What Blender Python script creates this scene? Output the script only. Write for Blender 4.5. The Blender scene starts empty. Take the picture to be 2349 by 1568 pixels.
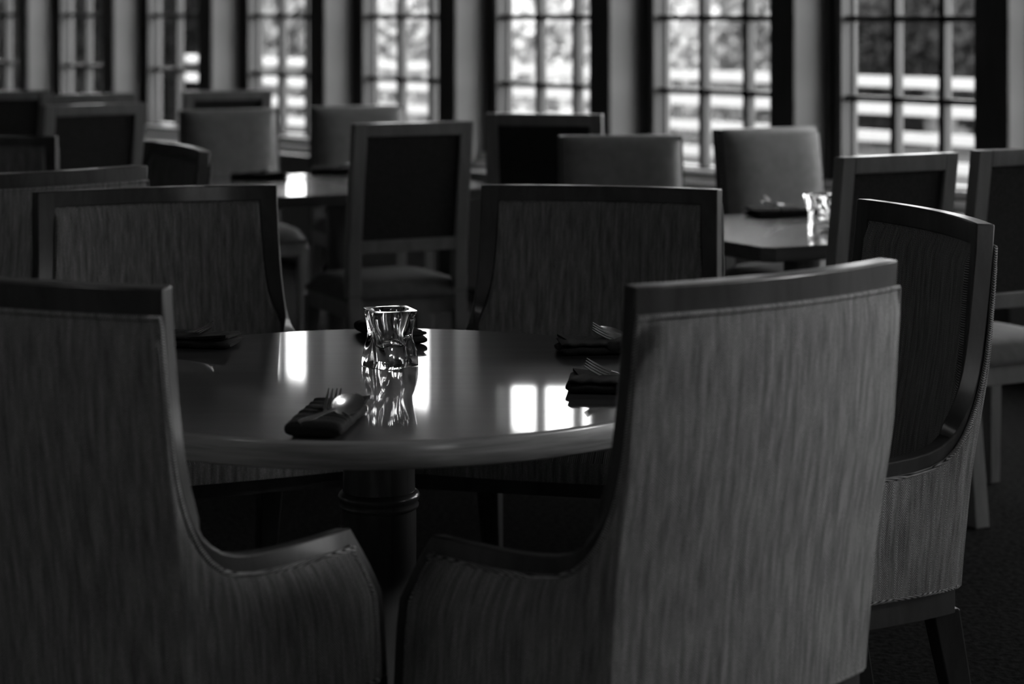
import bpy, bmesh, math, random
from mathutils import Vector, Matrix
random.seed(7)
scene = bpy.context.scene
col = scene.collection

# ------------------------------------------------------------------ camera
EYE = 1.448
FPX = 4900.0
cam_d = bpy.data.cameras.new('camera')
cam = bpy.data.objects.new('camera', cam_d)
col.objects.link(cam)
cam.location = (0, 0, EYE)
cam.rotation_euler = (math.pi / 2, 0, 0)
cam_d.sensor_width = 36.0
cam_d.lens = FPX / 2349 * 36.0
cam_d.shift_y = -(784 - 21.7) / 2349
cam_d.clip_start = 0.05
cam_d.clip_end = 400
cam_d.dof.use_dof = True
cam_d.dof.focus_distance = 4.2
cam_d.dof.aperture_fstop = 3.3
scene.camera = cam

# ------------------------------------------------------------------ world, exposure
SKY = 8.5
world = bpy.data.worlds.new('overcast_sky')
scene.world = world
world.use_nodes = True
wn = world.node_tree.nodes
wl = world.node_tree.links
for n in list(wn):
    wn.remove(n)
w_out = wn.new('ShaderNodeOutputWorld')
w_bg = wn.new('ShaderNodeBackground')
w_tc = wn.new('ShaderNodeTexCoord')
w_sep = wn.new('ShaderNodeSeparateXYZ')
w_ramp = wn.new('ShaderNodeValToRGB')
wl.new(w_tc.outputs['Generated'], w_sep.inputs[0])
wl.new(w_sep.outputs['Z'], w_ramp.inputs[0])
w_ramp.color_ramp.elements[0].position = 0.0
w_ramp.color_ramp.elements[0].color = (0.75, 0.75, 0.75, 1)
w_ramp.color_ramp.elements[1].position = 0.5
w_ramp.color_ramp.elements[1].color = (1, 1, 1, 1)
wl.new(w_ramp.outputs[0], w_bg.inputs['Color'])
w_bg.inputs['Strength'].default_value = SKY
wl.new(w_bg.outputs[0], w_out.inputs['Surface'])

# unseen fill spots added at the ceiling: x, y, aim x, y, z, power, beam angle, label
FILL_SPOTS = [
    (3.4, 3.25, 0.25, 3.45, 1.50, 430, 42, 'added fill spot at the ceiling right of the camera, lighting the round table'),
    (-2.3, 1.9, 0.5, 4.3, 0.9, 26, 75, 'added fill spot at the ceiling left of the camera, dimmer than the other'),
]

vs = scene.view_settings
vs.view_transform = 'Standard'
vs.look = 'None'
vs.gamma = 1.0
vs.use_curve_mapping = False
vs.exposure = 0.12
scene.cycles.use_denoising = True
scene.cycles.max_bounces = 10
scene.cycles.transmission_bounces = 10
scene.cycles.transparent_max_bounces = 16
scene.cycles.sample_clamp_indirect = 6.0


# ------------------------------------------------------------------ helpers
def g3(v):
    return (v, v, v, 1)


def new_mat(name):
    m = bpy.data.materials.new(name)
    m.use_nodes = True
    nt = m.node_tree
    b = nt.nodes['Principled BSDF']
    return m, nt, b


def simple(name, v, rough=0.5, metal=0.0, coat=0.0, spec=0.5):
    m, nt, b = new_mat(name)
    b.inputs['Base Color'].default_value = g3(v)
    b.inputs['Roughness'].default_value = rough
    b.inputs['Metallic'].default_value = metal
    b.inputs['Coat Weight'].default_value = coat
    b.inputs['Specular IOR Level'].default_value = spec
    return m


def tag(o, label=None, cat=None, group=None, kind=None):
    if label:
        o['label'] = label
    if cat:
        o['category'] = cat
    if group:
        o['group'] = group
    if kind:
        o['kind'] = kind
    return o


def empty(name, loc=(0, 0, 0), rz=0.0):
    o = bpy.data.objects.new(name, None)
    o.empty_display_size = 0.1
    col.objects.link(o)
    o.location = loc
    o.rotation_euler = (0, 0, rz)
    return o


class MB:
    """collects vertices, faces and uv pairs; builds ONE mesh object"""

    def __init__(self):
        self.v = []
        self.f = []
        self.uv = []

    def add(self, vs_, fs_, uvs=None):
        o = len(self.v)
        self.v += [tuple(p) for p in vs_]
        self.f += [tuple(i + o for i in f) for f in fs_]
        self.uv += list(uvs) if uvs else [(p[0], p[2]) for p in vs_]
        return self

    def box(self, lo, hi, tr=None):
        x0, y0, z0 = lo
        x1, y1, z1 = hi
        p = [(x0, y0, z0), (x1, y0, z0), (x1, y1, z0), (x0, y1, z0), (x0, y0, z1), (x1, y0, z1), (x1, y1, z1), (x0, y1, z1)]
        uv = [(q[0] + q[1], q[2]) for q in p]
        if tr:
            p = [tr(*q) for q in p]
        return self.add(p, [(0, 3, 2, 1), (4, 5, 6, 7), (0, 1, 5, 4), (1, 2, 6, 5), (2, 3, 7, 6), (3, 0, 4, 7)], uv)

    def loft(self, rings, closed=True, caps=True):
        """rings: list of equal-length point loops"""
        n = len(rings[0])
        o = []
        for r in rings:
            o += list(r)
        fs = []
        m = n if closed else n - 1
        for i in range(len(rings) - 1):
            for j in range(m):
                k = (j + 1) % n
                fs.append((i * n + j, i * n + k, (i + 1) * n + k, (i + 1) * n + j))
        if caps and closed:
            fs.append(tuple(reversed(range(n))))
            fs.append(tuple((len(rings) - 1) * n + j for j in range(n)))
        return self.add(o, fs)

    def lathe(self, prof, seg=64, c=(0, 0, 0)):
        rings = []
        for r, z in prof:
            rings.append([(c[0] + r * math.cos(2 * math.pi * j / seg), c[1] + r * math.sin(2 * math.pi * j / seg), c[2] + z) for j in range(seg)])
        return self.loft(rings)

    def tube(self, pts, rad, seg=8, close=False):
        pts = [Vector(p) for p in pts]
        rings = []
        n = len(pts)
        prev = None
        for i, p in enumerate(pts):
            a = pts[max(i - 1, 0)]
            b = pts[min(i + 1, n - 1)]
            t = (b - a).normalized()
            ref = prev if prev is not None else (Vector((0, 0, 1)) if abs(t.z) < 0.9 else Vector((1, 0, 0)))
            u = (ref - t * ref.dot(t)).normalized()
            prev = u
            w = t.cross(u)
            r = rad[i] if isinstance(rad, (list, tuple)) else rad
            rings.append([p + (u * math.cos(2 * math.pi * j / seg) + w * math.sin(2 * math.pi * j / seg)) * r for j in range(seg)])
        return self.loft(rings)

    def build(self, name, mat=None, parent=None, smooth=False, bevel=0.0, bseg=2, sub=0, loc=None):
        me = bpy.data.meshes.new(name)
        me.from_pydata(self.v, [], self.f)
        uvl = me.uv_layers.new(name='uv')
        for lp in me.loops:
            uvl.data[lp.index].uv = self.uv[lp.vertex_index]
        bm = bmesh.new()
        bm.from_mesh(me)
        bmesh.ops.recalc_face_normals(bm, faces=bm.faces)
        bm.to_mesh(me)
        bm.free()
        if mat:
            me.materials.append(mat)
        if smooth:
            for p in me.polygons:
                p.use_smooth = True
        o = bpy.data.objects.new(name, me)
        col.objects.link(o)
        if parent:
            o.parent = parent
        if loc:
            o.location = loc
        if bevel:
            b = o.modifiers.new('bevel', 'BEVEL')
            b.width = bevel
            b.segments = bseg
            b.limit_method = 'ANGLE'
            b.angle_limit = math.radians(40)
            b.harden_normals = False
            for p in me.polygons:
                p.use_smooth = False
        if sub:
            s = o.modifiers.new('subdivision', 'SUBSURF')
            s.levels = sub
            s.render_levels = sub
        return o


def smooth_by_angle(o, ang=35):
    me = o.data
    for p in me.polygons:
        p.use_smooth = True
    me.set_sharp_from_angle(angle=math.radians(ang))
    return o


def copy_tree(o, parent=None):
    c = o.copy()
    col.objects.link(c)
    c.parent = parent
    for ch in list(o.children):
        copy_tree(ch, c)
    return c


def interp(x, xs, ys):
    if x <= xs[0]:
        return ys[0]
    for i in range(len(xs) - 1):
        if x <= xs[i + 1]:
            t = (x - xs[i]) / (xs[i + 1] - xs[i])
            return ys[i] + (ys[i + 1] - ys[i]) * t
    return ys[-1]


def sm_interp(x, xs, ys, d):
    return (interp(x - d, xs, ys) + 2 * interp(x, xs, ys) + interp(x + d, xs, ys) + interp(x - d / 2, xs, ys) + interp(x + d / 2, xs, ys)) / 6


# ------------------------------------------------------------------ materials
def wood_mat(name, lo, hi, rough, scale=(3, 40, 40), coat=0.0, coat_rough=0.1, spec=0.5):
    m, nt, b = new_mat(name)
    N, L = nt.nodes, nt.links
    tc = N.new('ShaderNodeTexCoord')
    mp = N.new('ShaderNodeMapping')
    mp.inputs['Scale'].default_value = scale
    L.new(tc.outputs['Object'], mp.inputs[0])
    no = N.new('ShaderNodeTexNoise')
    no.inputs['Scale'].default_value = 1.0
    no.inputs['Detail'].default_value = 6
    no.inputs['Roughness'].default_value = 0.6
    no.inputs['Distortion'].default_value = 0.6
    L.new(mp.outputs[0], no.inputs['Vector'])
    rp = N.new('ShaderNodeValToRGB')
    rp.color_ramp.elements[0].position = 0.3
    rp.color_ramp.elements[0].color = g3(lo)
    rp.color_ramp.elements[1].position = 0.72
    rp.color_ramp.elements[1].color = g3(hi)
    L.new(no.outputs['Fac'], rp.inputs[0])
    L.new(rp.outputs[0], b.inputs['Base Color'])
    b.inputs['Roughness'].default_value = rough
    b.inputs['Coat Weight'].default_value = coat
    b.inputs['Specular IOR Level'].default_value = spec
    b.inputs['Coat Roughness'].default_value = coat_rough
    return m


def fabric_mat(name, lo, hi, half=0.0165, pitch=0.0042, streak=1.0):
    """herringbone tweed in uv metres (u across, v up)"""
    m, nt, b = new_mat(name)
    N, L = nt.nodes, nt.links
    uv = N.new('ShaderNodeUVMap')
    uv.uv_map = 'uv'
    sp = N.new('ShaderNodeSeparateXYZ')
    L.new(uv.outputs[0], sp.inputs[0])

    def math_(op, a, c, v=None):
        n = N.new('ShaderNodeMath')
        n.operation = op
        for i, q in enumerate((a, c)):
            if q is None:
                continue
            if isinstance(q, (int, float)):
                n.inputs[i].default_value = q
            else:
                L.new(q, n.inputs[i])
        return n.outputs[0]
    # irregular wander of the yarns
    wn_ = N.new('ShaderNodeTexNoise')
    wn_.inputs['Scale'].default_value = 9
    L.new(uv.outputs[0], wn_.inputs['Vector'])
    wan = math_('MULTIPLY', math_('SUBTRACT', wn_.outputs['Fac'], 0.5), 0.012)
    u = math_('ADD', sp.outputs[0], wan)
    zig = math_('PINGPONG', u, half)
    ph = math_('ADD', sp.outputs[1], math_('MULTIPLY', zig, 1.1))
    s = math_('SINE', math_('MULTIPLY', ph, 2 * math.pi / pitch), None)
    s01 = math_('ADD', math_('MULTIPLY', s, 0.5), 0.5)
    # thread noise
    mp = N.new('ShaderNodeMapping')
    mp.inputs['Scale'].default_value = (420, 420, 1)
    L.new(uv.outputs[0], mp.inputs[0])
    n1 = N.new('ShaderNodeTexNoise')
    n1.inputs['Scale'].default_value = 1
    n1.inputs['Detail'].default_value = 1
    L.new(mp.outputs[0], n1.inputs['Vector'])
    # long vertical slubs
    mp2 = N.new('ShaderNodeMapping')
    mp2.inputs['Scale'].default_value = (110, 9, 1)
    L.new(uv.outputs[0], mp2.inputs[0])
    n2 = N.new('ShaderNodeTexNoise')
    n2.inputs['Scale'].default_value = 1
    n2.inputs['Detail'].default_value = 3
    n2.inputs['Roughness'].default_value = 0.65
    L.new(mp2.outputs[0], n2.inputs['Vector'])
    st = N.new('ShaderNodeMapRange')
    st.inputs['From Min'].default_value = 0.34
    st.inputs['From Max'].default_value = 0.70
    st.inputs['To Min'].default_value = 1 - 0.8 * streak
    st.inputs['To Max'].default_value = 1 + 0.55 * streak
    L.new(n2.outputs['Fac'], st.inputs[0])
    a = math_('MULTIPLY', s01, math_('ADD', math_('MULTIPLY', n1.outputs['Fac'], 1.2), 0.25))
    a = math_('MULTIPLY', a, st.outputs[0])
    mr = N.new('ShaderNodeMapRange')
    mr.inputs['From Min'].default_value = 0.0
    mr.inputs['From Max'].default_value = 1.0
    mr.inputs['To Min'].default_value = lo
    mr.inputs['To Max'].default_value = hi
    mr.clamp = False
    L.new(a, mr.inputs[0])
    L.new(mr.outputs[0], b.inputs['Base Color'])
    b.inputs['Roughness'].default_value = 0.9
    b.inputs['Specular IOR Level'].default_value = 0.2
    b.inputs['Sheen Weight'].default_value = 0.25
    b.inputs['Sheen Roughness'].default_value = 0.4
    b.inputs['Sheen Tint'].default_value = g3(0.8)
    bp = N.new('ShaderNodeBump')
    bp.inputs['Strength'].default_value = 0.5
    bp.inputs['Distance'].default_value = 0.0012
    L.new(s01, bp.inputs['Height'])
    L.new(bp.outputs[0], b.inputs['Normal'])
    return m


def noise_mat(name, lo, hi, scale, rough=0.9, detail=4, bump=0.0, spec=0.2):
    m, nt, b = new_mat(name)
    N, L = nt.nodes, nt.links
    tc = N.new('ShaderNodeTexCoord')
    no = N.new('ShaderNodeTexNoise')
    no.inputs['Scale'].default_value = scale
    no.inputs['Detail'].default_value = detail
    L.new(tc.outputs['Object'], no.inputs['Vector'])
    rp = N.new('ShaderNodeValToRGB')
    rp.color_ramp.elements[0].position = 0.3
    rp.color_ramp.elements[0].color = g3(lo)
    rp.color_ramp.elements[1].position = 0.7
    rp.color_ramp.elements[1].color = g3(hi)
    L.new(no.outputs['Fac'], rp.inputs[0])
    L.new(rp.outputs[0], b.inputs['Base Color'])
    b.inputs['Roughness'].default_value = rough
    b.inputs['Specular IOR Level'].default_value = spec
    if bump:
        bp = N.new('ShaderNodeBump')
        bp.inputs['Strength'].default_value = bump
        bp.inputs['Distance'].default_value = 0.01
        L.new(no.outputs['Fac'], bp.inputs['Height'])
        L.new(bp.outputs[0], b.inputs['Normal'])
    return m


M = {}
M['chair_wood'] = wood_mat('stained_chair_wood', 0.02, 0.06, 0.45, (18, 18, 4), coat=0.30, coat_rough=0.16, spec=0.35)
M['table_wood'] = wood_mat('polished_table_wood', 0.018, 0.05, 0.35, (2.2, 30, 30), coat=1.0, coat_rough=0.045)
M['edge_wood'] = wood_mat('table_edge_wood', 0.08, 0.32, 0.35, (3, 3, 60), coat=0.6, coat_rough=0.2)
M['post_wood'] = wood_mat('pedestal_wood', 0.06, 0.13, 0.3, (30, 30, 3), coat=0.8, coat_rough=0.12)
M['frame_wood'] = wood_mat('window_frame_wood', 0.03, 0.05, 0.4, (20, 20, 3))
M['side_wood'] = wood_mat('side_chair_wood', 0.13, 0.23, 0.35, (14, 14, 3), coat=0.5, coat_rough=0.2)
M['fabric'] = fabric_mat('herringbone_tweed', 0.004, 0.52, streak=0.6)
M['panel'] = noise_mat('dark_back_fabric', 0.02, 0.035, 120)
M['leather'] = noise_mat('tan_leather', 0.17, 0.22, 30, rough=0.42, bump=0.05, spec=0.5)
M['seat_shade_leather'] = noise_mat('dark_seat_and_shade_leather', 0.07, 0.10, 30, rough=0.65, bump=0.05, spec=0.2)  # dark seats; also carries shade in its colour on the leather chairs
M['nail'] = simple('aged_nail_metal', 0.35, 0.35, 0.9)
M['napkin'] = noise_mat('black_napkin_cloth', 0.006, 0.014, 300, rough=0.85, bump=0.1)
M['steel'] = simple('polished_steel', 0.85, 0.24, 1.0)
M['carpet'] = noise_mat('dark_carpet', 0.012, 0.034, 60, bump=0.4, spec=0.0)
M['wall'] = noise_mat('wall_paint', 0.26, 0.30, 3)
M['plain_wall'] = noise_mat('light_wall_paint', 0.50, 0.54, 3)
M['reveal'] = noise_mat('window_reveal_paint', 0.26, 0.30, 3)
M['ceiling'] = simple('ceiling_paint', 0.35, 0.9)
M['sill'] = simple('sill_paint', 0.6, 0.4)
M['terrace'] = noise_mat('pale_paving', 0.2, 0.25, 2, spec=0.1)
M['rail_post'] = simple('dark_rail_post_paint', 0.05, 0.6)
M['board'] = simple('weathered_railing_paint', 0.36, 0.6)
M['white_bar'] = simple('outer_bar_paint', 0.13, 0.6)
M['lawn'] = noise_mat('lawn_grass', 0.04, 0.055, 0.35, spec=0.0)
M['leaf'] = noise_mat('tree_leaves', 0.022, 0.042, 1.3, spec=0.0)
M['hazy_leaf'] = noise_mat('hazy_tree_leaves', 0.08, 0.12, 0.3, spec=0.0)  # haze of the distance put into the leaf colour
M['bark'] = simple('tree_bark', 0.08, 0.9)

gm, gnt, gb = new_mat('clear_glass')
gb.inputs['Base Color'].default_value = g3(1)
gb.inputs['Roughness'].default_value = 0.0
gb.inputs['IOR'].default_value = 1.5
gb.inputs['Transmission Weight'].default_value = 1.0
M['glass'] = gm

pm = bpy.data.materials.new('window_pane_glass')
pm.use_nodes = True
pn, pl = pm.node_tree.nodes, pm.node_tree.links
for n in list(pn):
    pn.remove(n)
po = pn.new('ShaderNodeOutputMaterial')
pt = pn.new('ShaderNodeBsdfTransparent')
pt.inputs[0].default_value = g3(0.93)
pg = pn.new('ShaderNodeBsdfGlossy')
pg.inputs['Roughness'].default_value = 0.02
pf0 = pn.new('ShaderNodeLayerWeight')
pf0.inputs[0].default_value = 0.5
pf1 = pn.new('ShaderNodeMath')
pf1.operation = 'POWER'
pl.new(pf0.outputs['Facing'], pf1.inputs[0])
pf1.inputs[1].default_value = 5.0
pf = pn.new('ShaderNodeMath')
pf.operation = 'MULTIPLY_ADD'
pl.new(pf1.outputs[0], pf.inputs[0])
pf.inputs[1].default_value = 0.94
pf.inputs[2].default_value = 0.04
px = pn.new('ShaderNodeMixShader')
pl.new(pf.outputs[0], px.inputs[0])
pl.new(pt.outputs[0], px.inputs[1])
pl.new(pg.outputs[0], px.inputs[2])
pl.new(px.outputs[0], po.inputs['Surface'])
M['pane'] = pm

# ------------------------------------------------------------------ window wall frame: s along the wall (leftwards, away), t outward, z up
P0 = Vector((1.920, 8.558))
U2 = Vector((-0.6435, 0.7654))
N2 = Vector((0.7654, 0.6435))
PITCH = 1.191
PIER = 0.14


def W(s, t, z):
    p = P0 + U2 * s + N2 * t
    return (p.x, p.y, z)


K0, K1 = -9, 10                 # windows from K0 to K1


def pier(k):
    """extent of pier k along the wall; pier 0 is a little broader"""
    return (-0.092, 0.073) if k == 0 else (k * PITCH - PIER, k * PITCH)


HEAD, SILL = 2.27, 0.706
CEIL = 2.85
RV = 0.18                        # reveal depth
S_MIN, S_MAX, T_MIN = -13.0, K1 * PITCH + PITCH + 0.4, -11.0

# floor, ceiling
fl = MB().box((S_MIN, T_MIN, -0.06), (S_MAX, 0.30, 0.0), W).build('floor', M['carpet'])
tag(fl, 'dark carpeted dining room floor', 'floor', kind='structure')
ce = MB().box((S_MIN, T_MIN, CEIL), (S_MAX, 0.30, CEIL + 0.08), W).build('ceiling', M['ceiling'])
tag(ce, 'plain ceiling of the dining room', 'ceiling', kind='structure')

# window wall: sill wall, header, piers in one structure
wm = MB()
wm.box((S_MIN, 0, 0), (S_MAX, 0.30, SILL - 0.10), W)
wm.box((S_MIN, 0, HEAD + 0.10), (S_MAX, 0.30, CEIL), W)
for k in range(K0, K1 + 2):
    s0, s1 = pier(k)
    wm.box((s0, 0, SILL - 0.10), (s1, 0.30, HEAD + 0.10), W)
wm.box((S_MIN, 0, SILL - 0.10), (K0 * PITCH - PIER, 0.30, HEAD + 0.10), W)
wm.box(((K1 + 1) * PITCH, 0, SILL - 0.10), (S_MAX, 0.30, HEAD + 0.10), W)
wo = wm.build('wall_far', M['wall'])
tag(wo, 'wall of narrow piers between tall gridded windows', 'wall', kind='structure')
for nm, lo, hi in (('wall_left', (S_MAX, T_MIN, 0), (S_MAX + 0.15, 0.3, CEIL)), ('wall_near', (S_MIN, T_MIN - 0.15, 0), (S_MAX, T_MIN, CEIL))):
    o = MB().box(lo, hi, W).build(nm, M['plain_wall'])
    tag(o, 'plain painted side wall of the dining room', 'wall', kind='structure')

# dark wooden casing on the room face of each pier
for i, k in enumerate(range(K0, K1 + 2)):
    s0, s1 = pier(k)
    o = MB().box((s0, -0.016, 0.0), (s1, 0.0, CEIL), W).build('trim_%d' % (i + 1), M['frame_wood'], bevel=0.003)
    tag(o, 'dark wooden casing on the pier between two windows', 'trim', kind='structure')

# windows: frame (structure) > glazing_bars, outer_bars, window_pane, window_sill
GW = PITCH - PIER                # clear opening between piers
FW = 0.095                       # frame width
GT = RV + 0.075                  # glass plane depth
BARS_Z = [1.057, 1.408, 1.759]


def make_window(n, F, a0, a1, label):
    """F(s, t, z): s along the wall, t outward"""
    m = MB()
    zb, zt = SILL - 0.10, HEAD + 0.10
    for (x0, x1, z0, z1) in ((a0, a0 + FW, zb, zt), (a1 - FW, a1, zb, zt), (a0 + FW, a1 - FW, HEAD, zt), (a0 + FW, a1 - FW, zb, SILL)):
        m.box((x0, RV + 0.03, z0), (x1, 0.30, z1), F)
    # stepped moulding of the frame
    for (x0, x1) in ((a0, a0 + 0.035), (a1 - 0.035, a1)):
        m.box((x0, RV, zb), (x1, RV + 0.03, zt), F)
    for (x0, x1) in ((a0 + 0.06, a0 + FW), (a1 - FW, a1 - 0.06)):
        m.box((x0, RV + 0.012, zb), (x1, RV + 0.03, zt), F)
    f = m.build('window_%d' % n, M['frame_wood'])
    tag(f, label, 'window', kind='structure')
    w3 = (a1 - a0 - 2 * FW) / 3
    b = MB()
    for i in (1, 2):
        c = a0 + FW + w3 * i
        b.box((c - 0.016, GT - 0.028, SILL), (c + 0.016, GT + 0.004, HEAD), F)
    for c in BARS_Z:
        b.box((a0 + FW, GT - 0.028, c - 0.013), (a1 - FW, GT + 0.004, c + 0.013), F)
    b.build('glazing_bars', M['frame_wood'], f)
    b = MB()
    for i in (1, 2):
        c = a0 + FW + w3 * i
        b.box((c - 0.013, GT + 0.012, SILL), (c + 0.013, GT + 0.024, HEAD), F)
    b.box((a1 - FW - 0.010, GT + 0.012, SILL), (a1 - FW, GT + 0.024, HEAD), F)
    for c in BARS_Z:
        b.box((a0 + FW, GT + 0.012, c - 0.011), (a1 - FW, GT + 0.024, c + 0.011), F)
    b.build('outer_bars', M['white_bar'], f)
    MB().box((a0 + FW, GT + 0.005, SILL), (a1 - FW, GT + 0.010, HEAD), F).build('window_pane', M['pane'], f)
    sl = MB()
    for (t0, z0, z1) in ((RV - 0.02, SILL - 0.045, SILL - 0.012), (RV - 0.07, SILL - 0.085, SILL - 0.055)):
        sl.box((a0 + 0.004, t0, z0), (a1 - 0.004, RV + 0.03, z1), F)
    sl.box((a0 + 0.004, 0.004, SILL - 0.12), (a1 - 0.004, RV + 0.02, SILL - 0.098), F)
    sl.build('window_sill', M['sill'], f)


WN = 0
for k in range(K0, K1 + 1):
    WN += 1
    make_window(WN, W, pier(k)[1], pier(k + 1)[0], 'tall window with a grid of small panes in a dark frame')


# side wall at the right, reaching behind the camera, with the same windows
def F2(s_, t_, z_):
    return W(S_MIN - t_, s_, z_)


wr = MB()
NR, r0 = 2, -6.6
wr.box((T_MIN, 0, 0), (0.3, 0.30, SILL - 0.10), F2)
wr.box((T_MIN, 0, HEAD + 0.10), (0.3, 0.30, CEIL), F2)
for k in range(NR + 1):
    wr.box((r0 - k * PITCH, 0, SILL - 0.10), (r0 - k * PITCH + PIER, 0.30, HEAD + 0.10), F2)
wr.box((r0 + PIER, 0, SILL - 0.10), (0.3, 0.30, HEAD + 0.10), F2)
wr.box((T_MIN, 0, SILL - 0.10), (r0 - NR * PITCH, 0.30, HEAD + 0.10), F2)
tag(wr.build('wall_right', M['plain_wall']), 'side wall of the dining room with a row of windows', 'wall', kind='structure')
for k in range(NR):
    WN += 1
    make_window(WN, F2, r0 - (k + 1) * PITCH + PIER, r0 - k * PITCH, 'tall window with a grid of small panes in a dark frame')

# unseen fill spots added at the ceiling to light the front chairs
M['fill_lens'] = bpy.data.materials.new('fill_lens_glow')
M['fill_lens'].use_nodes = True
lb_ = M['fill_lens'].node_tree.nodes['Principled BSDF']
lb_.inputs['Base Color'].default_value = g3(0.8)
lb_.inputs['Emission Color'].default_value = g3(1)
lb_.inputs['Emission Strength'].default_value = 6.0
M['fill_trim'] = simple('fill_trim_paint', 0.6, 0.5)
for (x, y, tx, ty, tz, power, size, lb) in FILL_SPOTS:
    t = empty('fill_spot', (x, y, CEIL))
    tag(t, lb, 'ceiling lamp', 'added fill spots')
    MB().lathe([(0.075, -0.012), (0.11, -0.010), (0.112, 0.0), (0.075, 0.0)], 40).build('fill_trim', M['fill_trim'], t)
    MB().lathe([(0.073, -0.004), (0.073, -0.002)], 40).build('fill_lens', M['fill_lens'], t)
    ld = bpy.data.lights.new('fill_beam', 'SPOT')
    ld.energy = power
    ld.spot_size = math.radians(size)
    ld.spot_blend = 1.0
    ld.shadow_soft_size = 0.25
    lo = bpy.data.objects.new('fill_beam', ld)
    col.objects.link(lo)
    lo.parent = t
    lo.location = (0, 0, -0.03)
    lo.rotation_euler = Vector((tx - x, ty - y, tz - CEIL)).to_track_quat('-Z', 'Y').to_euler()

# ------------------------------------------------------------------ outside: terrace, lawn, railing, shrubs
te = MB().box((-14, 0.31, -0.30), (14, 4.6, -0.10), W).build('terrace', M['terrace'])
tag(te, 'pale paved terrace outside the windows', 'terrace', kind='structure')
la = MB().box((-160, 4.6, -0.62), (160, 180, -0.42), W).build('lawn', M['lawn'])
tag(la, 'open lawn beyond the terrace', 'lawn', kind='structure')

RT = 4.2
RAIL_S = (-13.5, 13.0)
rl = empty('terrace_railing', W(-3.0, RT, -0.10))
tag(rl, 'white horizontal board railing along the terrace outside the windows', 'railing')
rl_inv = Matrix.Translation(-Vector(rl.location))


def rel(fn, o):
    v0 = Vector(o)
    return lambda *a: tuple(Vector(fn(*a)) - v0)


WR = rel(W, rl.location)
zt = 1.0
for i in range(6):
    MB().box((RAIL_S[0], RT - 0.015, zt - 0.072), (RAIL_S[1], RT + 0.015, zt), WR).build('rail_board', M['board'], rl)
    zt -= 0.185
s = -13.5 + 0.55
while s <= RAIL_S[1] + 0.01:
    MB().box((s - 0.03, RT + 0.016, -0.10), (s + 0.03, RT + 0.076, 0.98), WR).build('rail_post', M['rail_post'], rl, bevel=0.006)
    s += 2 * PITCH


def leaf_mass(c, r, n, leaf, seed):
    rnd = random.Random(seed)
    m = MB()
    for i in range(n):
        while True:
            d = Vector((rnd.uniform(-1, 1), rnd.uniform(-1, 1), rnd.uniform(-1, 1)))
            if 0.05 < d.length <= 1:
                break
        d = d.normalized() * (0.55 + 0.45 * rnd.random())
        p = Vector((c[0] + d.x * r[0], c[1] + d.y * r[1], c[2] + d.z * r[2]))
        u = Vector((rnd.gauss(0, 1), rnd.gauss(0, 1), rnd.gauss(0, 1))).normalized()
        v = u.orthogonal().normalized()
        w = u.cross(v)
        q = leaf * rnd.uniform(0.6, 1.3)
        m.add([p - v * q, p + w * q * 0.6 + u * q * 0.2, p + v * q, p - w * q * 0.6 + u * q * 0.2], [(0, 1, 2), (0, 2, 3)])
    return m


def shrub(x, y, h, wd, seed, label, mat):
    t = empty('shrub', (x, y, -0.42))
    tag(t, label, 'shrub', 'clipped shrubs beyond the terrace')
    leaf_mass((0, 0, h * 0.5), (wd, wd * 0.8, h * 0.52), 6500, 0.10, seed).build('foliage', mat, t)
    MB().tube([(0, 0, 0), (0.04, 0.02, h * 0.3), (0.0, 0.05, h * 0.6)], [0.07, 0.05, 0.03]).build('trunk', M['bark'], t, smooth=True)


# image column -> ground position at depth y
def colx(px_, y):
    return (px_ - 1174.5) / FPX * y


for nm, lo, hi in (('dark', 0.007, 0.012), ('olive', 0.026, 0.036), ('grey', 0.16, 0.19), ('pale', 0.40, 0.44)):  # grey and pale tones put outdoor haze into the leaf colour
    M['leaf_' + nm] = noise_mat(nm + '_shrub_leaves', lo, hi, 0.8, spec=0.0)
for i, (px_, mt, lb) in enumerate((
        (2330, 'olive', 'dark shrub outside at the right edge of the rightmost full window'),
        (2050, 'olive', 'dark shrub outside behind the left panes of the rightmost full window'),
        (1790, 'grey', 'haze-grey shrub outside behind the second pier from the right'),
        (1520, 'pale', 'haze-pale shrub outside at the left edge of the second window from the right'),
        (1245, 'pale', 'haze-pale shrub outside behind the third full window from the right'),
        (970, 'pale', 'haze-pale shrub outside behind the fourth full window from the right'),
        (695, 'grey', 'haze-grey shrub outside behind the fifth full window from the right'),
        (420, 'dark', 'dark shrub outside behind the third window from the left'),
        (145, 'dark', 'dark shrub outside behind the second window from the left'),
        (-120, 'dark', 'dark shrub outside beyond the leftmost window'))):
    yy = 28 + 1.7 * (i % 2)
    shrub(colx(px_, yy), yy, 2.35, 0.93, 30 + i, lb, M['leaf_' + mt])
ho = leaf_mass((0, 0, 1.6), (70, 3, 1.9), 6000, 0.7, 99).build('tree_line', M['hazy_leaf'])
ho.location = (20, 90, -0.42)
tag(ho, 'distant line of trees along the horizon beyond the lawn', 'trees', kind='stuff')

# ------------------------------------------------------------------ armchair
A1, AL = 0.2725, 0.42
TH = 0.034
HT = 1.057


def yb(z):
    return sm_interp(z, [0.37, 0.42, 0.49, 0.62, 0.80, 1.01, 1.06], [0.078, 0.075, 0.068, 0.056, 0.022, 0.003, 0.0], 0.05)


def wc(z):
    return interp(z, [0.37, 0.42, 0.65, 0.80, 1.06], [0.266, 0.267, 0.272, 0.2735, 0.2725])


def xf(z):
    return interp(z, [0.37, 0.42, 0.54, 0.64], [0.374, 0.374, 0.368, 0.331])


def yf(z):
    return sm_interp(z, [0.37, 0.42, 0.53, 0.60, 0.64], [0.452, 0.452, 0.449, 0.430, 0.406], 0.03)


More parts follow.
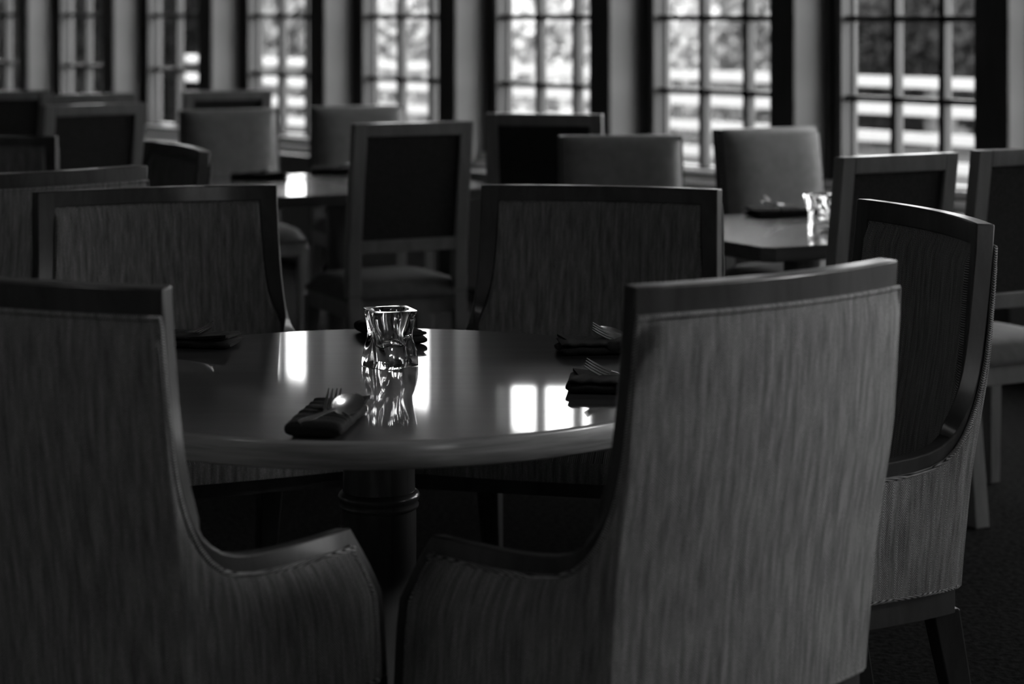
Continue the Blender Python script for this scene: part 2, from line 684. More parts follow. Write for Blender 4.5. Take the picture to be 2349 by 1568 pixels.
def SP(a, z):
    sg = 1 if a >= 0 else -1
    b = abs(a)
    w = wc(z)
    sag = 0.036
    if b <= A1:
        f = b / A1
        return Vector((sg * w * f, yb(z) - sag * (1 - f * f), z))
    t = (b - A1) / AL
    h00, h10, h01, h11 = 2 * t**3 - 3 * t**2 + 1, t**3 - 2 * t**2 + t, -2 * t**3 + 3 * t**2, t**3 - t**2
    x = h00 * w + h10 * 0.13 + h01 * xf(z) + h11 * 0.10
    y = h00 * yb(z) + h10 * 0.24 + h01 * yf(z) + h11 * 0.36
    return Vector((sg * x, y, z))


def SN(a, z):
    """outward (rear / outside) normal; the posts keep the normal of the back, the arms turn gradually"""
    e = 0.035
    sg = 1 if a >= 0 else -1
    b = abs(a)
    dz = SP(a, z + 0.02) - SP(a, z - 0.02)

    def nrm(lo, hi):
        return ((SP(sg * hi, z) - SP(sg * lo, z)) * sg).cross(dz).normalized()
    nb = nrm(min(b, A1) - 2 * e, min(b + e, A1) - 1e-5)
    if b <= A1:
        return nb
    na = nrm(b, b + e)
    w = max(0.0, min(1.0, (b - A1 - 0.008) / 0.07))
    w = w * w * (3 - 2 * w)
    return (nb * (1 - w) + na * w).normalized()


def arm_outline():
    """right half, from bottom front up the arm front, along the arm, up the post, to top centre; items (a, z, kind)"""
    fr = [(A1 + AL, z, 'front') for z in (0.405, 0.46, 0.50, 0.54, 0.58, 0.615, 0.64)]
    arm = [(A1 + b, z, 'arm') for b, z in ((0.40, 0.6395), (0.36, 0.6395), (0.31, 0.640), (0.26, 0.6415), (0.21, 0.6445), (0.165, 0.649), (0.13, 0.655), (0.10, 0.664), (0.075, 0.677), (0.055, 0.693), (0.04, 0.711))]
    post = [(A1 + b, z, 'post') for b, z in ((0.028, 0.732), (0.019, 0.757), (0.013, 0.785), (0.0085, 0.82), (0.005, 0.87), (0.0025, 0.93), (0.001, 1.0))]
    top = [(A1, HT, 'top')] + [(A1 * f, HT, 'top') for f in (0.8, 0.65, 0.5, 0.33, 0.17)]
    half = fr + arm + post + top
    left = [(-a, z, k) for a, z, k in half]
    return half + [(0.0, HT, 'top')] + list(reversed(left))


OUT = arm_outline()


def inset(d):
    """inset polyline; the distance blends from the arm value to the post value where the arm turns up;
    outline runs right-front-bottom -> top -> left-front-bottom (counter-clockwise), inside is to the left"""
    n = len(OUT)

    def dist(i):
        a, z, k = OUT[i]
        b = abs(a) - A1
        if k == 'top' and b < -1e-6:
            return d['top']
        if k == 'front':
            return d['front']
        if b > 0.10:
            return d['arm']
        if b > 0.006:
            f = (b - 0.006) / 0.094
            f = f * f * (3 - 2 * f)
            return d['post'] + (d['arm'] - d['post']) * f
        return d['post']
    seg = []
    for i in range(n - 1):
        a, z, k = OUT[i]
        a2, z2, k2 = OUT[i + 1]
        dx, dz = a2 - a, z2 - z
        l = math.hypot(dx, dz)
        nx, nz = -dz / l, dx / l
        if k == 'top' and k2 == 'top':
            dd = d['top']
        else:
            dd = (dist(i) + dist(i + 1)) / 2
        seg.append((nx, nz, dd))
    res = []
    for i in range(n):
        a, z, k = OUT[i]
        if i in (0, n - 1):
            nx, nz, dd = seg[0] if i == 0 else seg[-1]
            res.append((a + nx * dd, z))
            continue
        n1x, n1z, d1 = seg[i - 1]
        n2x, n2z, d2 = seg[i]
        det = n1x * n2z - n1z * n2x
        if abs(det) < 0.5:
            dd = (d1 + d2) / 2
            mx, mz = n1x + n2x, n1z + n2z
            l = math.hypot(mx, mz)
            res.append((a + mx / l * dd, z + mz / l * dd))
        else:
            res.append((a + (d1 * n2z - d2 * n1z) / det, z + (n1x * d2 - n2x * d1) / det))
    return res


def panel(ins, off, puff, zbot, sgn):
    """fabric panel bounded by the inset polyline, offset along the normal (off, positive = outward)"""
    pts = list(reversed(ins))            # left to right
    # make a monotone in a
    cols = []
    last = -9
    for a, z in pts:
        a = max(a, last + 1e-4)
        last = a
        cols.append((a, z))
    n = len(cols)
    R = 16
    m = MB()
    vs_, fs_, uv = [], [], []
    amax = cols[-1][0]
    for i, (a, zt_) in enumerate(cols):
        for j in range(R + 1):
            f = j / R
            z = zbot + (zt_ - zbot) * f
            nrm = SN(a, z)
            ea = min(1.0, (amax - abs(a)) / 0.06)
            ez = min(1.0, (zt_ - z) / 0.06)
            e = max(0.0, min(ea, ez))
            p = SP(a, z) + nrm * (off + sgn * puff * math.sqrt(max(0, 1 - (1 - e)**2)))
            vs_.append(p)
            uv.append((a, z))
    for i in range(n - 1):
        for j in range(R):
            q = i * (R + 1) + j
            fs_.append((q, q + R + 1, q + R + 2, q + 1))
    m.add(vs_, fs_, uv)
    return m


def build_armchair():
    root = empty('armchair')
    wd = {'front': 0.032, 'arm': 0.032, 'post': 0.040, 'top': 0.042}
    inn = inset(wd)
    outf = inset({'front': 0.030, 'arm': 0.030, 'post': 0.004, 'top': 0.042})
    # wooden frame: strip between outline and inset, TH thick
    m = MB()
    vs_, fs_ = [], []
    n = len(OUT)
    for i in range(n):
        a, z, k = OUT[i]
        a2, z2 = inn[i]
        n1, n2 = SN(a, z), SN(a2, z2)
        n2 = (n1 + n2).normalized()
        o1 = SP(a, z)
        o2 = SP(a2, z2)
        vs_ += [o1, o2, o2 - n2 * TH, o1 - n2 * TH]
    for i in range(n - 1):
        for j in range(4):
            q = (j + 1) % 4
            fs_.append((i * 4 + j, i * 4 + q, i * 4 + 4 + q, i * 4 + 4 + j))
    fs_ += [(3, 2, 1, 0), tuple((n - 1) * 4 + j for j in range(4))]
    m.add(vs_, fs_)
    fo = m.build('chair_frame', M['chair_wood'], root, bevel=0.003)
    smooth_by_angle(fo, 30)
    # outside and inside upholstery
    ob = panel(outf, 0.004, 0.006, 0.405, 1)
    oo = ob.build('outside_back', M['fabric'], root, smooth=True)
    ib = panel(inn, -TH + 0.006, 0.014, 0.40, -1)
    io = ib.build('inside_back', M['fabric'], root, smooth=True)
    # piping along both panels
    pts = [SP(a, z) + SN(a, z) * 0.004 for a, z in outf]
    bot = [SP(a, 0.405) + SN(a, 0.405) * 0.007 for a in [(-A1 - AL + 0.03) + (2 * (A1 + AL - 0.03)) * i / 60 for i in range(61)]]
    MB().tube(pts, 0.0042).tube(bot, 0.0042).build('piping', M['fabric'], oo, smooth=True)
    pts = [SP(a, z) - SN(a, z) * (TH - 0.006) for a, z in inn]
    MB().tube(pts, 0.0042).build('piping', M['fabric'], io, smooth=True)
    # seat rail
    m = MB()
    vs_, fs_ = [], []
    ns = 60
    for i in range(ns + 1):
        a = -(A1 + AL) + 2 * (A1 + AL) * i / ns
        for (off, z) in ((0.0, 0.355), (0.0, 0.405), (-TH, 0.405), (-TH, 0.355)):
            vs_.append(SP(a, 0.40) * 1 + SN(a, 0.40) * off + Vector((0, 0, z - 0.40)))
    for i in range(ns):
        for j in range(4):
            q = (j + 1) % 4
            fs_.append((i * 4 + j, i * 4 + q, i * 4 + 4 + q, i * 4 + 4 + j))
    fs_ += [(3, 2, 1, 0), tuple(ns * 4 + j for j in range(4))]
    m.add(vs_, fs_)
    m.box((-0.33, 0.415, 0.355), (0.33, 0.450, 0.405))
    smooth_by_angle(m.build('seat_rail', M['chair_wood'], root, bevel=0.003), 30)
    # seat cushion
    m = MB()
    nu, nv = 22, 18

    def seat_pt(u, v, zz):
        yk = yb(0.48) - 0.036 * (1 - u * u) + TH + 0.012
        yfr = 0.475 + 0.02 * (1 - u * u)
        y = yk + (yfr - yk) * v
        w = (wc(0.48) - 0.06) + (xf(0.5) - TH - wc(0.48) + 0.06) * v
        return (u * w, y, zz)
    top, bot = [], []
    for j in range(nv + 1):
        for i in range(nu + 1):
            u, v = -1 + 2 * i / nu, j / nv
            e = max(0.0, 1 - abs(u)**6) * max(0.0, 1 - v**7) * (1 - 0.3 * (1 - v)**8)
            x, y, z = seat_pt(u, v, 0.45 + 0.045 * e**0.6)
            top.append((x, y, z))
            bot.append(seat_pt(u, v, 0.40))
    W_ = nu + 1
    fs_ = []
    nT = len(top)
    for j in range(nv):
        for i in range(nu):
            q = j * W_ + i
            fs_.append((q, q + 1, q + W_ + 1, q + W_))
            fs_.append((nT + q, nT + q + W_, nT + q + W_ + 1, nT + q + 1))
    rim = [i for i in range(W_)] + [j * W_ + nu for j in range(1, nv + 1)] + [nv * W_ + i for i in range(nu - 1, -1, -1)] + [j * W_ for j in range(nv - 1, 0, -1)]
    for i in range(len(rim)):
        q, r = rim[i], rim[(i + 1) % len(rim)]
        fs_.append((q, nT + q, nT + r, r))
    m.add(top + bot, fs_, [(p[0], p[1] + p[2]) for p in top + bot])
    smooth_by_angle(m.build('seat_cushion', M['fabric'], root), 50)
    # legs

    def leg(p, q, s0, s1):
        r = []
        for c, s_ in ((p, s0), (q, s1)):
            r.append([(c[0] - s_, c[1] - s_, c[2]), (c[0] + s_, c[1] - s_, c[2]), (c[0] + s_, c[1] + s_, c[2]), (c[0] - s_, c[1] + s_, c[2])])
        return MB().loft(r)
    for sx in (-1, 1):
        leg((sx * 0.338, 0.420, 0.36), (sx * 0.342, 0.424, 0.0), 0.026, 0.017).build('leg', M['chair_wood'], root, bevel=0.003)
        leg((sx * 0.235, 0.092, 0.36), (sx * 0.240, 0.020, 0.0), 0.027, 0.018).build('leg', M['chair_wood'], root, bevel=0.003)
    return root


def R(d):
    return math.radians(d)


arm0 = build_armchair()
arm_spots = [
    (0.389, 3.169, 37.9, 'tweed armchair at front right with its broad lit back turned to us'),
    (-0.733, 3.117, -27.0, 'shadowed tweed armchair in the front left corner, cut by the left frame edge'),
    (0.810, 4.150, 104.8, 'dark tweed armchair at the right of the round table, seen from its side'),
    (0.223, 5.37, 166.5, 'tweed armchair facing us at the back right of the round table'),
    (-0.887, 5.33, -158.0, 'tweed armchair facing us at the back left of the round table'),
    (-1.204, 5.573, 41.0, 'tweed armchair with curved top rail turned away, left behind the back left armchair'),
    (-1.090, 7.04, 116.0, 'small dark armchair seen from its side, with a bright thin top edge, left background'),
    (-2.05, 8.18, -168.0, 'very dark armchair at the left picture edge with a bright right edge, left background'),
]
# the far chairs of the round tables are a slightly broader, lower make
arm_scale = {3: (1.13, 1.13, 0.949), 4: (1.13, 1.13, 0.949), 5: (1.08, 1.08, 0.972), 6: (1.14, 1.14, 0.944), 7: (1.12, 1.12, 0.908)}
for i, (x, y, th, lb) in enumerate(arm_spots):
    o = arm0 if i == 0 else copy_tree(arm0)
    o.location = (x, y, 0)
    o.rotation_euler = (0, 0, R(th))
    o.scale = arm_scale.get(i, (1, 1, 1))
    tag(o, lb, 'chair', 'tweed armchairs with wooden frames')


# ------------------------------------------------------------------ side chairs of the background
def ysc(z):
    return sm_interp(z, [0.0, 0.42, 0.62, 0.80, 1.06], [0.015, 0.062, 0.058, 0.036, 0.0], 0.04)


def sc_post(m, x0, x1, z0, z1, d=0.042):
    rings = []
    n = 10
    for i in range(n + 1):
        z = z0 + (z1 - z0) * i / n
        y = ysc(z)
        rings.append([(x0, y, z), (x1, y, z), (x1, y + d, z), (x0, y + d, z)])
    m.loft(rings)


def cushion(x0, x1, y0, y1, z0, z1, rnd=0.03, mat=None):
    m = MB()
    m.box((x0, y0, z0), (x1, y1, z1))
    return m


def sc_common(root, leather):
    hw = 0.225
    for sx in (-1, 1):
        m = MB()
        sc_post(m, sx * hw - (0.048 if sx > 0 else 0), sx * hw + (0.048 if sx < 0 else 0), 0.0, 0.60 if leather else 1.055)
        m.build('back_post' if not leather else 'leg', M['side_wood'], root, bevel=0.003)
    for sx in (-1, 1):
        m = MB()
        m.loft([[(sx * 0.215 + e * 0.018, 0.45 + g * 0.018, 0.0) for e, g in ((-1, -1), (1, -1), (1, 1), (-1, 1))],
                [(sx * 0.215 + e * 0.023, 0.45 + g * 0.023, 0.42) for e, g in ((-1, -1), (1, -1), (1, 1), (-1, 1))]])
        m.build('leg', M['side_wood'], root, bevel=0.003)
    MB().box((-0.225, 0.075, 0.38), (0.225, 0.105, 0.44)).box((-0.225, 0.44, 0.38), (0.225, 0.47, 0.44)).box((-0.232, 0.08, 0.38), (-0.206, 0.46, 0.44)).box((0.206, 0.08, 0.38), (0.232, 0.46, 0.44)).build('seat_rail', M['side_wood'], root, bevel=0.003)
    # seat cushion
    m = MB()
    nu, nv = 16, 16
    top, bot = [], []
    for j in range(nv + 1):
        for i in range(nu + 1):
            u, v = -1 + 2 * i / nu, -1 + 2 * j / nv
            e = (max(0.0, 1 - abs(u)**5) * max(0.0, 1 - abs(v)**5))**0.5
            top.append((u * (0.235 - 0.015 * (1 - e)), 0.275 + v * 0.215, 0.455 + 0.055 * e))
            bot.append((u * 0.232, 0.275 + v * 0.212, 0.438))
    W_ = nu + 1
    nT = len(top)
    fs_ = []
    for j in range(nv):
        for i in range(nu):
            q = j * W_ + i
            fs_.append((q, q + 1, q + W_ + 1, q + W_))
            fs_.append((nT + q, nT + q + W_, nT + q + W_ + 1, nT + q + 1))
    rim = [i for i in range(W_)] + [j * W_ + nu for j in range(1, nv + 1)] + [nv * W_ + i for i in range(nu - 1, -1, -1)] + [j * W_ for j in range(nv - 1, 0, -1)]
    for i in range(len(rim)):
        q, r = rim[i], rim[(i + 1) % len(rim)]
        fs_.append((q, nT + q, nT + r, r))
    m.add(top + bot, fs_)
    smooth_by_angle(m.build('seat_cushion', M['seat_shade_leather'], root), 50)  # on leather chairs the dark colour stands in for shadow by the table


def build_side_chair():
    root = empty('side_chair')
    sc_common(root, False)

    def bar(z0, z1, x0=-0.177, x1=0.177, y_in=0.0, d=0.042):
        m = MB()
        rings = []
        for i in range(5):
            z = z0 + (z1 - z0) * i / 4
            y = ysc(z) + y_in
            rings.append([(x0, y, z), (x1, y, z), (x1, y + d, z), (x0, y + d, z)])
        return m.loft(rings)
    bar(1.008, 1.055).build('top_rail', M['side_wood'], root, bevel=0.003)
    bar(0.60, 0.645).build('lower_rail', M['side_wood'], root, bevel=0.003)
    bar(0.645, 1.008, y_in=0.012, d=0.045).build('back_panel', M['panel'], root)
    return root


def build_leather_chair():
    root = empty('upholstered_chair')
    sc_common(root, True)
    # padded back slab
    m = MB()
    nu, nz = 20, 20
    hw, z0, z1 = 0.217, 0.55, 1.0
    fr, bk = [], []
    for j in range(nz + 1):
        for i in range(nu + 1):
            u, v = -1 + 2 * i / nu, -1 + 2 * j / nz
            e = (max(0.0, 1 - abs(u)**4) * max(0.0, 1 - abs(v)**5))**0.5
            z = (z0 + z1) / 2 + v * (z1 - z0) / 2
            x = u * hw
            fr.append((x, ysc(z) + 0.060 + 0.048 * e, z))
            bk.append((x, ysc(z), z))
    W_ = nu + 1
    nT = len(fr)
    fs_ = []
    for j in range(nz):
        for i in range(nu):
            q = j * W_ + i
            fs_.append((q, q + 1, q + W_ + 1, q + W_))
            fs_.append((nT + q, nT + q + W_, nT + q + W_ + 1, nT + q + 1))
    rim = [i for i in range(W_)] + [j * W_ + nu for j in range(1, nz + 1)] + [nz * W_ + i for i in range(nu - 1, -1, -1)] + [j * W_ for j in range(nz - 1, 0, -1)]
    for i in range(len(rim)):
        q, r = rim[i], rim[(i + 1) % len(rim)]
        fs_.append((q, nT + q, nT + r, r))
    m.add(fr + bk, fs_)
    back = smooth_by_angle(m.build('back_pad', M['leather'], root), 50)
    for sx in (-1, 1):
        m = MB()
        rings = []
        for i in range(9):
            z = z0 + 0.004 + (z1 - z0 - 0.008) * i / 8
            xa, xb = sx * (hw - 0.004), sx * (hw + 0.003)
            rings.append([(xa, ysc(z) - 0.002, z), (xb, ysc(z) - 0.002, z), (xb, ysc(z) + 0.062, z), (xa, ysc(z) + 0.062, z)])
        m.loft(rings)
        m.build('shade_band', M['seat_shade_leather'], back)  # thin band, its dark colour stands in for the pad's unlit side
        m = MB()
        z = z0 + 0.012
        while z < z1 - 0.005:
            y = ysc(z) + 0.045
            rings = []
            for rr, h in ((0.006, 0.0), (0.005, 0.003), (0.0025, 0.005)):
                rings.append([(sx * (hw + 0.003 + h), y + rr * math.cos(q * math.pi / 4), z + rr * math.sin(q * math.pi / 4)) for q in range(8)])
            m.loft(rings)
            z += 0.0145
        m.build('nailhead_trim', M['nail'], back, smooth=True)
    return root


sc0 = build_side_chair()
side_spots = [
    (-0.335, 7.42, 26, 'tall wooden side chair in the middle, seen between the two armchairs facing us'),
    (1.055, 5.765, 29, 'wooden side chair turned away in front of the square table with the votive'),
    (1.50, 6.05, 29, 'wooden side chair cut by the right picture edge'),
    (0.115, 8.05, -12, 'wooden side chair just behind the back right armchair, left of two leather chairs'),
    (-1.72, 8.85, 35, 'dark wooden side chair with a black back panel, left background'),
    (-1.97, 9.95, 30, 'wooden side chair mostly hidden behind the black panelled one, left background'),
    (-2.46, 10.35, 25, 'farthest wooden side chair at the left picture edge, against the windows'),
    (-1.37, 10.35, 28, 'wooden side chair with only its top rail above a leather chair, left background'),
]
for i, (x, y, th, lb) in enumerate(side_spots):
    o = sc0 if i == 0 else copy_tree(sc0)
    o.location = (x, y, 0)
    o.rotation_euler = (0, 0, R(th))
    if i == 1:
        o.scale = (0.88, 1, 1)
    tag(o, lb, 'chair', 'wooden side chairs with framed backs')

lc0 = build_leather_chair()
leather_spots = [
    (0.379, 7.64, -172, 'pale leather chair with nailhead trim just above the back right armchair'),
    (0.945, 8.12, -154, 'pale leather chair with nailhead trim behind the square table with the votive'),
    (-1.29, 9.62, -156, 'dim leather chair with nailhead trim in the left background behind a folded napkin'),
    (-0.735, 9.98, -160, 'leather chair with nailhead trim partly hidden by the tall middle side chair'),
]
for i, (x, y, th, lb) in enumerate(leather_spots):
    o = lc0 if i == 0 else copy_tree(lc0)
    o.location = (x, y, 0)
    o.rotation_euler = (0, 0, R(th))
    tag(o, lb, 'chair', 'leather chairs with nailhead trim')

# ------------------------------------------------------------------ tables
TZ = 0.75
TC = Vector((-0.253, 4.066))
TR = 0.614


def round_table(c, r, label):
    t = empty('round_table', (c[0], c[1], 0))
    tag(t, label, 'table')
    prof = [(r - 0.03, TZ - 0.047), (r - 0.004, TZ - 0.047), (r, TZ - 0.043), (r, TZ - 0.006), (r - 0.002, TZ - 0.002), (r - 0.006, TZ)]
    m = MB()
    seg = 160
    rings = [[(rr * math.cos(2 * math.pi * j / seg), rr * math.sin(2 * math.pi * j / seg), z) for j in range(seg)] for rr, z in prof]
    m.loft(rings, caps=False)
    m.f.append(tuple(range(seg)))
    e = smooth_by_angle(m.build('table_edge', M['edge_wood'], t), 50)
    MB().lathe([(r - 0.006, TZ - 0.02), (r - 0.006, TZ), (0.0001, TZ)], 160).build('tabletop', M['table_wood'], t)
    rp = 0.069
    MB().lathe([(0.16, TZ - 0.075), (0.16, TZ - 0.048)], 48).build('top_plate', M['post_wood'], t)
    pd = MB().lathe([(rp, 0.10), (rp + 0.002, 0.3), (rp + 0.002, 0.49), (rp, 0.53), (rp - 0.002, TZ - 0.07)], 48).build('pedestal', M['post_wood'], t)
    smooth_by_angle(pd, 50)
    MB().lathe([(rp + 0.001, 0.500), (rp + 0.006, 0.503), (rp + 0.007, 0.508), (rp + 0.004, 0.513), (rp + 0.007, 0.518), (rp + 0.0095, 0.524), (rp + 0.007, 0.530), (rp + 0.001, 0.535)], 48).build('pedestal_ring', M['post_wood'], pd, smooth=True)
    for q in range(4):
        a = q * math.pi / 2 + math.pi / 4
        ca, sa = math.cos(a), math.sin(a)

        def tr(x, y, z):
            return (x * ca - y * sa, x * sa + y * ca, z)
        m = MB()
        rings = []
        for d, zt_, zb_ in ((0.05, 0.17, 0.07), (0.18, 0.13, 0.05), (0.32, 0.075, 0.012), (0.36, 0.06, 0.0)):
            rings.append([tr(d, -0.03, zb_), tr(d, 0.03, zb_), tr(d, 0.03, zt_), tr(d, -0.03, zt_)])
        m.loft(rings)
        m.build('foot', M['post_wood'], t, bevel=0.004)
    return t


round_table(TC, TR, 'polished round wooden pedestal table in the middle with napkins and a glass votive')
round_table((-2.02, 6.40), 0.58, 'round wooden table at far left hidden behind the armchairs')


def square_table(c, side, rz, label):
    t = empty('square_table', (c[0], c[1], 0), rz)
    tag(t, label, 'table')
    h = side / 2
    cl = 0.03
    pts = [(-h + cl, -h), (h - cl, -h), (h, -h + cl), (h, h - cl), (h - cl, h), (-h + cl, h), (-h, h - cl), (-h, -h + cl)]
    MB().loft([[(x, y, TZ - 0.045) for x, y in pts], [(x, y, TZ) for x, y in pts]]).build('tabletop', M['table_wood'], t, bevel=0.004)
    MB().lathe([(0.06, 0.05), (0.055, 0.3), (0.06, TZ - 0.045)], 32).build('pedestal', M['post_wood'], t, smooth=False)
    MB().box((-0.35, -0.04, 0.0), (0.35, 0.04, 0.06)).box((-0.04, -0.35, 0.0), (0.04, 0.35, 0.06)).build('foot', M['post_wood'], t, bevel=0.004)
    return t


SQ1 = Vector((0.93, 6.86))
SQ2 = Vector((-0.69, 8.62))
square_table(SQ1, 0.90, R(28), 'square wooden table with a glass votive, right background')
square_table(SQ2, 1.02, R(27), 'square wooden table reflecting a bright window, left background')


# ------------------------------------------------------------------ glass votive
def twisted_square(side, ang, z, round_=0.16, n=64, p=7.0):
    pts = []
    for j in range(n):
        t = 2 * math.pi * j / n
        c, s_ = math.cos(t), math.sin(t)
        r = (abs(c)**p + abs(s_)**p)**(-1 / p) * side / 2
        pts.append((r * math.cos(t + ang), r * math.sin(t + ang), z))
    return pts


def build_votive(loc, rz, label):
    t = empty('glass_votive', loc, rz)
    t.scale = (1.1, 1.1, 1.04)
    tag(t, label, 'candle holder', 'twisted glass votives')
    m = MB()
    rings = []
    H = 0.106
    ns = 30
    a_bot, a_top = math.radians(45), math.radians(19.5)
    for i in range(ns + 1):
        f = i / ns
        # bottom square, a swirl through the waist, top square
        ang = a_bot + (a_top - a_bot) * (f * f * (3 - 2 * f)) + 0.10 * math.sin(2 * math.pi * f) * (1 - f)
        side = sm_interp(f, [0, 0.06, 0.25, 0.55, 0.8, 0.93, 1.0], [0.0745, 0.078, 0.0735, 0.0625, 0.074, 0.0805, 0.0815], 0.1)
        pw = 5.0 + 7.0 * abs(f - 0.5) * 2
        ring = twisted_square(side, ang, H * f, p=pw)
        out = []
        for j, (x, y, z) in enumerate(ring):
            th = 2 * math.pi * j / len(ring)
            d = 1 - 0.045 * math.sin(math.pi * f) * math.cos(4 * th + 5.0 * (f - 0.5)) + 0.010 * math.sin(math.pi * f) * math.sin(9 * th + 9 * f)
            out.append((x * d, y * d, z))
        rings.append(out)
    # rim and inner cup (thick base)
    inner = []
    for i, (f, rad) in enumerate(((1.0, 0.0345), (0.985, 0.0335), (0.9, 0.0310), (0.75, 0.026), (0.6, 0.0225), (0.45, 0.0215), (0.36, 0.0205), (0.33, 0.017), (0.32, 0.008))):
        ring = []
        for j in range(64):
            th = 2 * math.pi * j / 64
            ang = a_top
            ring.append((rad * math.cos(th + ang), rad * math.sin(th + ang), H * f))
        inner.append(ring)
    m.loft(rings + inner)
    smooth_by_angle(m.build('glass_body', M['glass'], t, sub=0), 40)
    return t


build_votive((-0.239, 4.186, TZ + 0.001), 0.0, 'clear twisted glass votive standing on the middle of the round table')
build_votive((0.985, 6.80, TZ + 0.001), 0.6, 'clear glass votive on the square table in the right background')


# ------------------------------------------------------------------ napkins and cutlery (local +y = direction in which the cutlery points)
def build_napkin(seed):
    rnd = random.Random(seed)
    m = MB()
    L_, w = 0.235, 0.098
    ny, na = 36, 28

    def layer(y0, y1, wd_, zc, th, skew, lift):
        rings = []
        for i in range(ny + 1):
            f = i / ny
            y = y0 + (y1 - y0) * f
            ring = []
            t_ = min(1.0, f * 9, (1.0 - f) * 9)
            e = math.sqrt(max(0.0, 1 - (1 - t_)**2))
            for j in range(na):
                a = 2 * math.pi * j / na
                cx = math.copysign(abs(math.cos(a))**0.45, math.cos(a))
                sz = math.copysign(abs(math.sin(a))**0.7, math.sin(a))
                x = cx * wd_ / 2 * (0.90 + 0.10 * e)
                yy = y + skew * x * (f if f > 0.5 else 0)
                z = zc + sz * th / 2 * (0.35 + 0.65 * e) + lift * f * f + 0.0014 * math.sin(8 * f * math.pi + x * 60 + zc * 300) * f
                ring.append((x, yy, max(z, 0.0006)))
            rings.append(ring)
        m.loft(rings)
    layer(0.0, 0.118, w, 0.0130, 0.026, -0.55, 0.003)
    layer(0.004, L_, w * 0.97, 0.0095, 0.019, 0.0, 0.0)
    layer(0.10, L_ - 0.004, w * 0.95, 0.0210, 0.008, 0.0, 0.001)
    # loose corner of the cloth behind the pocket
    vs_ = []
    for (x, y, z) in ((-0.02, 0.15, 0.0225), (0.046, 0.145, 0.0235), (0.050, 0.228, 0.031), (0.01, 0.215, 0.0255)):
        vs_ += [(x, y, z), (x, y, z - 0.005)]
    m.add(vs_, [(0, 2, 4, 6), (1, 7, 5, 3), (0, 1, 3, 2), (2, 3, 5, 4), (4, 5, 7, 6), (6, 7, 1, 0)])
    return m


def build_fork():
    m = MB()
    # handle and neck along +y from 0 to 0.19; tines at the far end

    def zc(y):
        return interp(y, [0, 0.05, 0.10, 0.125, 0.15, 0.172, 0.195], [0.0, 0.003, 0.004, 0.002, 0.002, 0.009, 0.022])
    rings = []
    for y, w in ((0.045, 0.006), (0.05, 0.0075), (0.06, 0.0065), (0.08, 0.0045), (0.105, 0.0032), (0.12, 0.0045), (0.13, 0.0095), (0.142, 0.0125), (0.15, 0.0125)):
        z = zc(y)
        t_ = 0.0011
        rings.append([(-w, y, z - t_ * 0.3), (-w * 0.5, y, z - t_), (w * 0.5, y, z - t_), (w, y, z - t_ * 0.3), (w * 0.8, y, z + t_), (-w * 0.8, y, z + t_)])
    m.loft(rings)
    for i in range(4):
        x = -0.0105 + i * 0.007
        rings = []
        for y, w in ((0.148, 0.0026), (0.165, 0.0024), (0.182, 0.0021), (0.195, 0.0010)):
            z = zc(y)
            rings.append([(x - w, y, z - 0.001), (x + w, y, z - 0.001), (x + w, y, z + 0.001), (x - w, y, z + 0.001)])
        m.loft(rings)
    return m


def build_spoon():
    m = MB()
    rings = []
    for y, w, z in ((0.04, 0.006, 0.002), (0.045, 0.007, 0.0025), (0.06, 0.006, 0.0035), (0.08, 0.004, 0.004), (0.11, 0.003, 0.003), (0.122, 0.004, 0.002)):
        t_ = 0.0011
        rings.append([(-w, y, z - t_ * 0.3), (-w * 0.5, y, z - t_), (w * 0.5, y, z - t_), (w, y, z - t_ * 0.3), (w * 0.8, y, z + t_), (-w * 0.8, y, z + t_)])
    m.loft(rings)
    # bowl: concave shell
    nu, nv = 14, 14
    top, bot = [], []
    for j in range(nv + 1):
        for i in range(nu + 1):
            u, v = -1 + 2 * i / nu, -1 + 2 * j / nv
            # square to disc
            x = u * math.sqrt(max(0, 1 - v * v / 2))
            y = v * math.sqrt(max(0, 1 - u * u / 2))
            r2 = min(1.0, x * x + y * y)
            z = -0.009 * (1 - r2) + 0.003 * y
            wd_ = 0.0205 * (1 + 0.06 * -y)
            top.append((x * wd_, 0.152 + y * 0.032, z + 0.002))
            bot.append((x * wd_, 0.152 + y * 0.032, z + 0.0006))
    W_ = nu + 1
    nT = len(top)
    fs_ = []
    for j in range(nv):
        for i in range(nu):
            q = j * W_ + i
            fs_.append((q, q + 1, q + W_ + 1, q + W_))
            fs_.append((nT + q, nT + q + W_, nT + q + W_ + 1, nT + q + 1))
    rim = [i for i in range(W_)] + [j * W_ + nu for j in range(1, nv + 1)] + [nv * W_ + i for i in range(nu - 1, -1, -1)] + [j * W_ for j in range(nv - 1, 0, -1)]
    for i in range(len(rim)):
        q, r = rim[i], rim[(i + 1) % len(rim)]
        fs_.append((q, nT + q, nT + r, r))
    m.add(top + bot, fs_)
    return m


nap_mesh = None
proto = {}


def inst(kind, builder, name, mat):
    if kind not in proto:
        o = builder.build(name, mat)
        smooth_by_angle(o, 45)
        proto[kind] = o
        return o
    o = proto[kind].copy()
    col.objects.link(o)
    return o


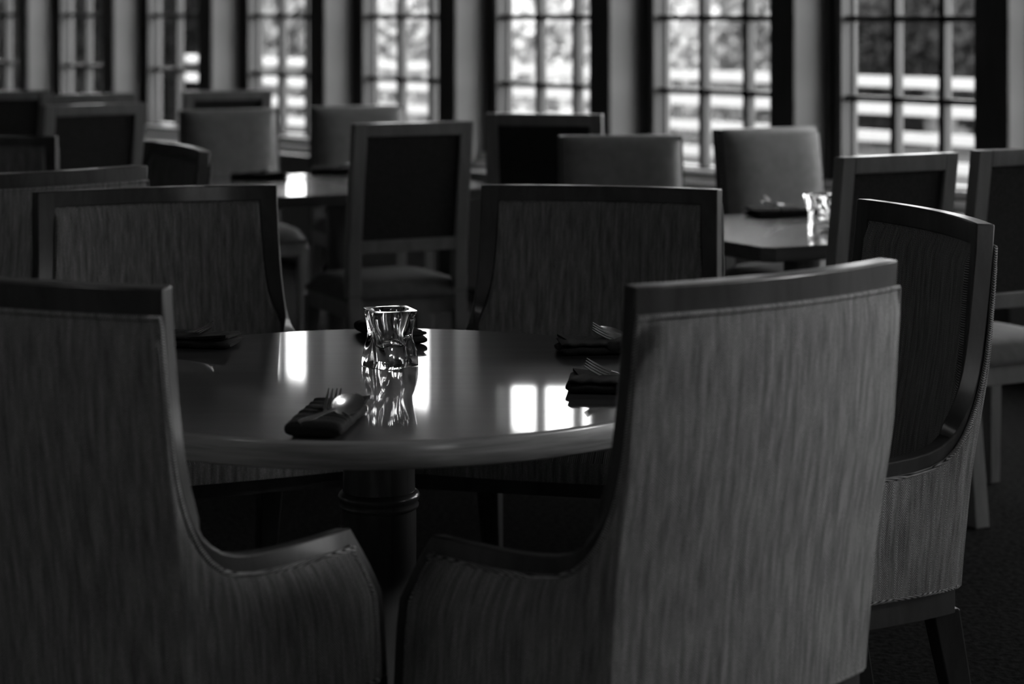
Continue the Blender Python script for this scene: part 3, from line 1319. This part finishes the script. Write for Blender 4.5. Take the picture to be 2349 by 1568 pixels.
def setting(x, y, hx, hy, where, fork=None, spoon=None, z0=TZ + 0.0005):
    """napkin starting at (x, y), heading (hx, hy); fork/spoon = (dx, dy, dz, yaw, pitch, roll) in napkin space"""
    rz = math.atan2(-hx, hy)
    n = inst('nap', build_napkin(3), 'napkin', M['napkin'])
    n.location = (x, y, z0)
    n.rotation_euler = (0, 0, rz)
    tag(n, 'black folded cloth napkin ' + where, 'napkin', 'folded black napkins')
    base = Matrix.Translation((x, y, z0)) @ Matrix.Rotation(rz, 4, 'Z')
    for kind, b, name, p in (('fork', build_fork(), 'fork', fork), ('spoon', build_spoon(), 'spoon', spoon)):
        if not p:
            continue
        o = inst(kind, b, name, M['steel'])
        dx, dy, dz, yaw, pitch, roll = p
        mt = base @ Matrix.Translation((dx, dy, dz)) @ Matrix.Rotation(R(yaw), 4, 'Z') @ Matrix.Rotation(R(pitch), 4, 'X') @ Matrix.Rotation(R(roll), 4, 'Y')
        o.location = mt.to_translation()
        o.rotation_euler = mt.to_euler()
        tag(o, 'steel %s tucked into the black napkin %s' % (name, where), name, 'steel %ss in the napkins' % name)


FK = (0.016, -0.042, 0.003, 3, 9, 0)
SPN = (-0.045, -0.028, 0.015, -34, 9, 38)
setting(-0.325, 3.475, 0.13, 0.99, 'at the front edge of the round table', FK, SPN)
setting(-0.80, 4.47, 0.97, -0.2, 'at the back left of the round table', (0.012, -0.008, 0.003, 6, 7, 30), None)
setting(0.325, 4.37, -0.99, -0.12, 'at the back right of the round table', (-0.005, -0.03, 0.006, -8, 8, -35), (0.012, -0.03, 0.010, -8, 9, -20))
setting(0.335, 3.90, -0.97, 0.10, 'at the right, beside the front right armchair', (0.0, 0.012, 0.002, -8, 8, -30), None)
setting(-0.30, 4.655, 0.35, -0.93, 'behind the glass votive on the round table', None, None)
setting(1.02, 7.27, -0.93, -0.35, 'on the square table with the votive', (0.0, -0.01, 0.014, 0, 10, 0), (0.01, -0.01, 0.016, -14, 8, 0))
setting(-1.16, 8.80, 0.99, 0.1, 'before the left leather chair, far square table', (0.0, -0.01, 0.014, 0, 10, 0), (0.01, -0.01, 0.016, -14, 8, 0))
setting(-0.86, 9.09, 0.99, 0.1, 'nearest the tall middle chair, far square table', None, (0.01, -0.01, 0.016, -14, 8, 0))
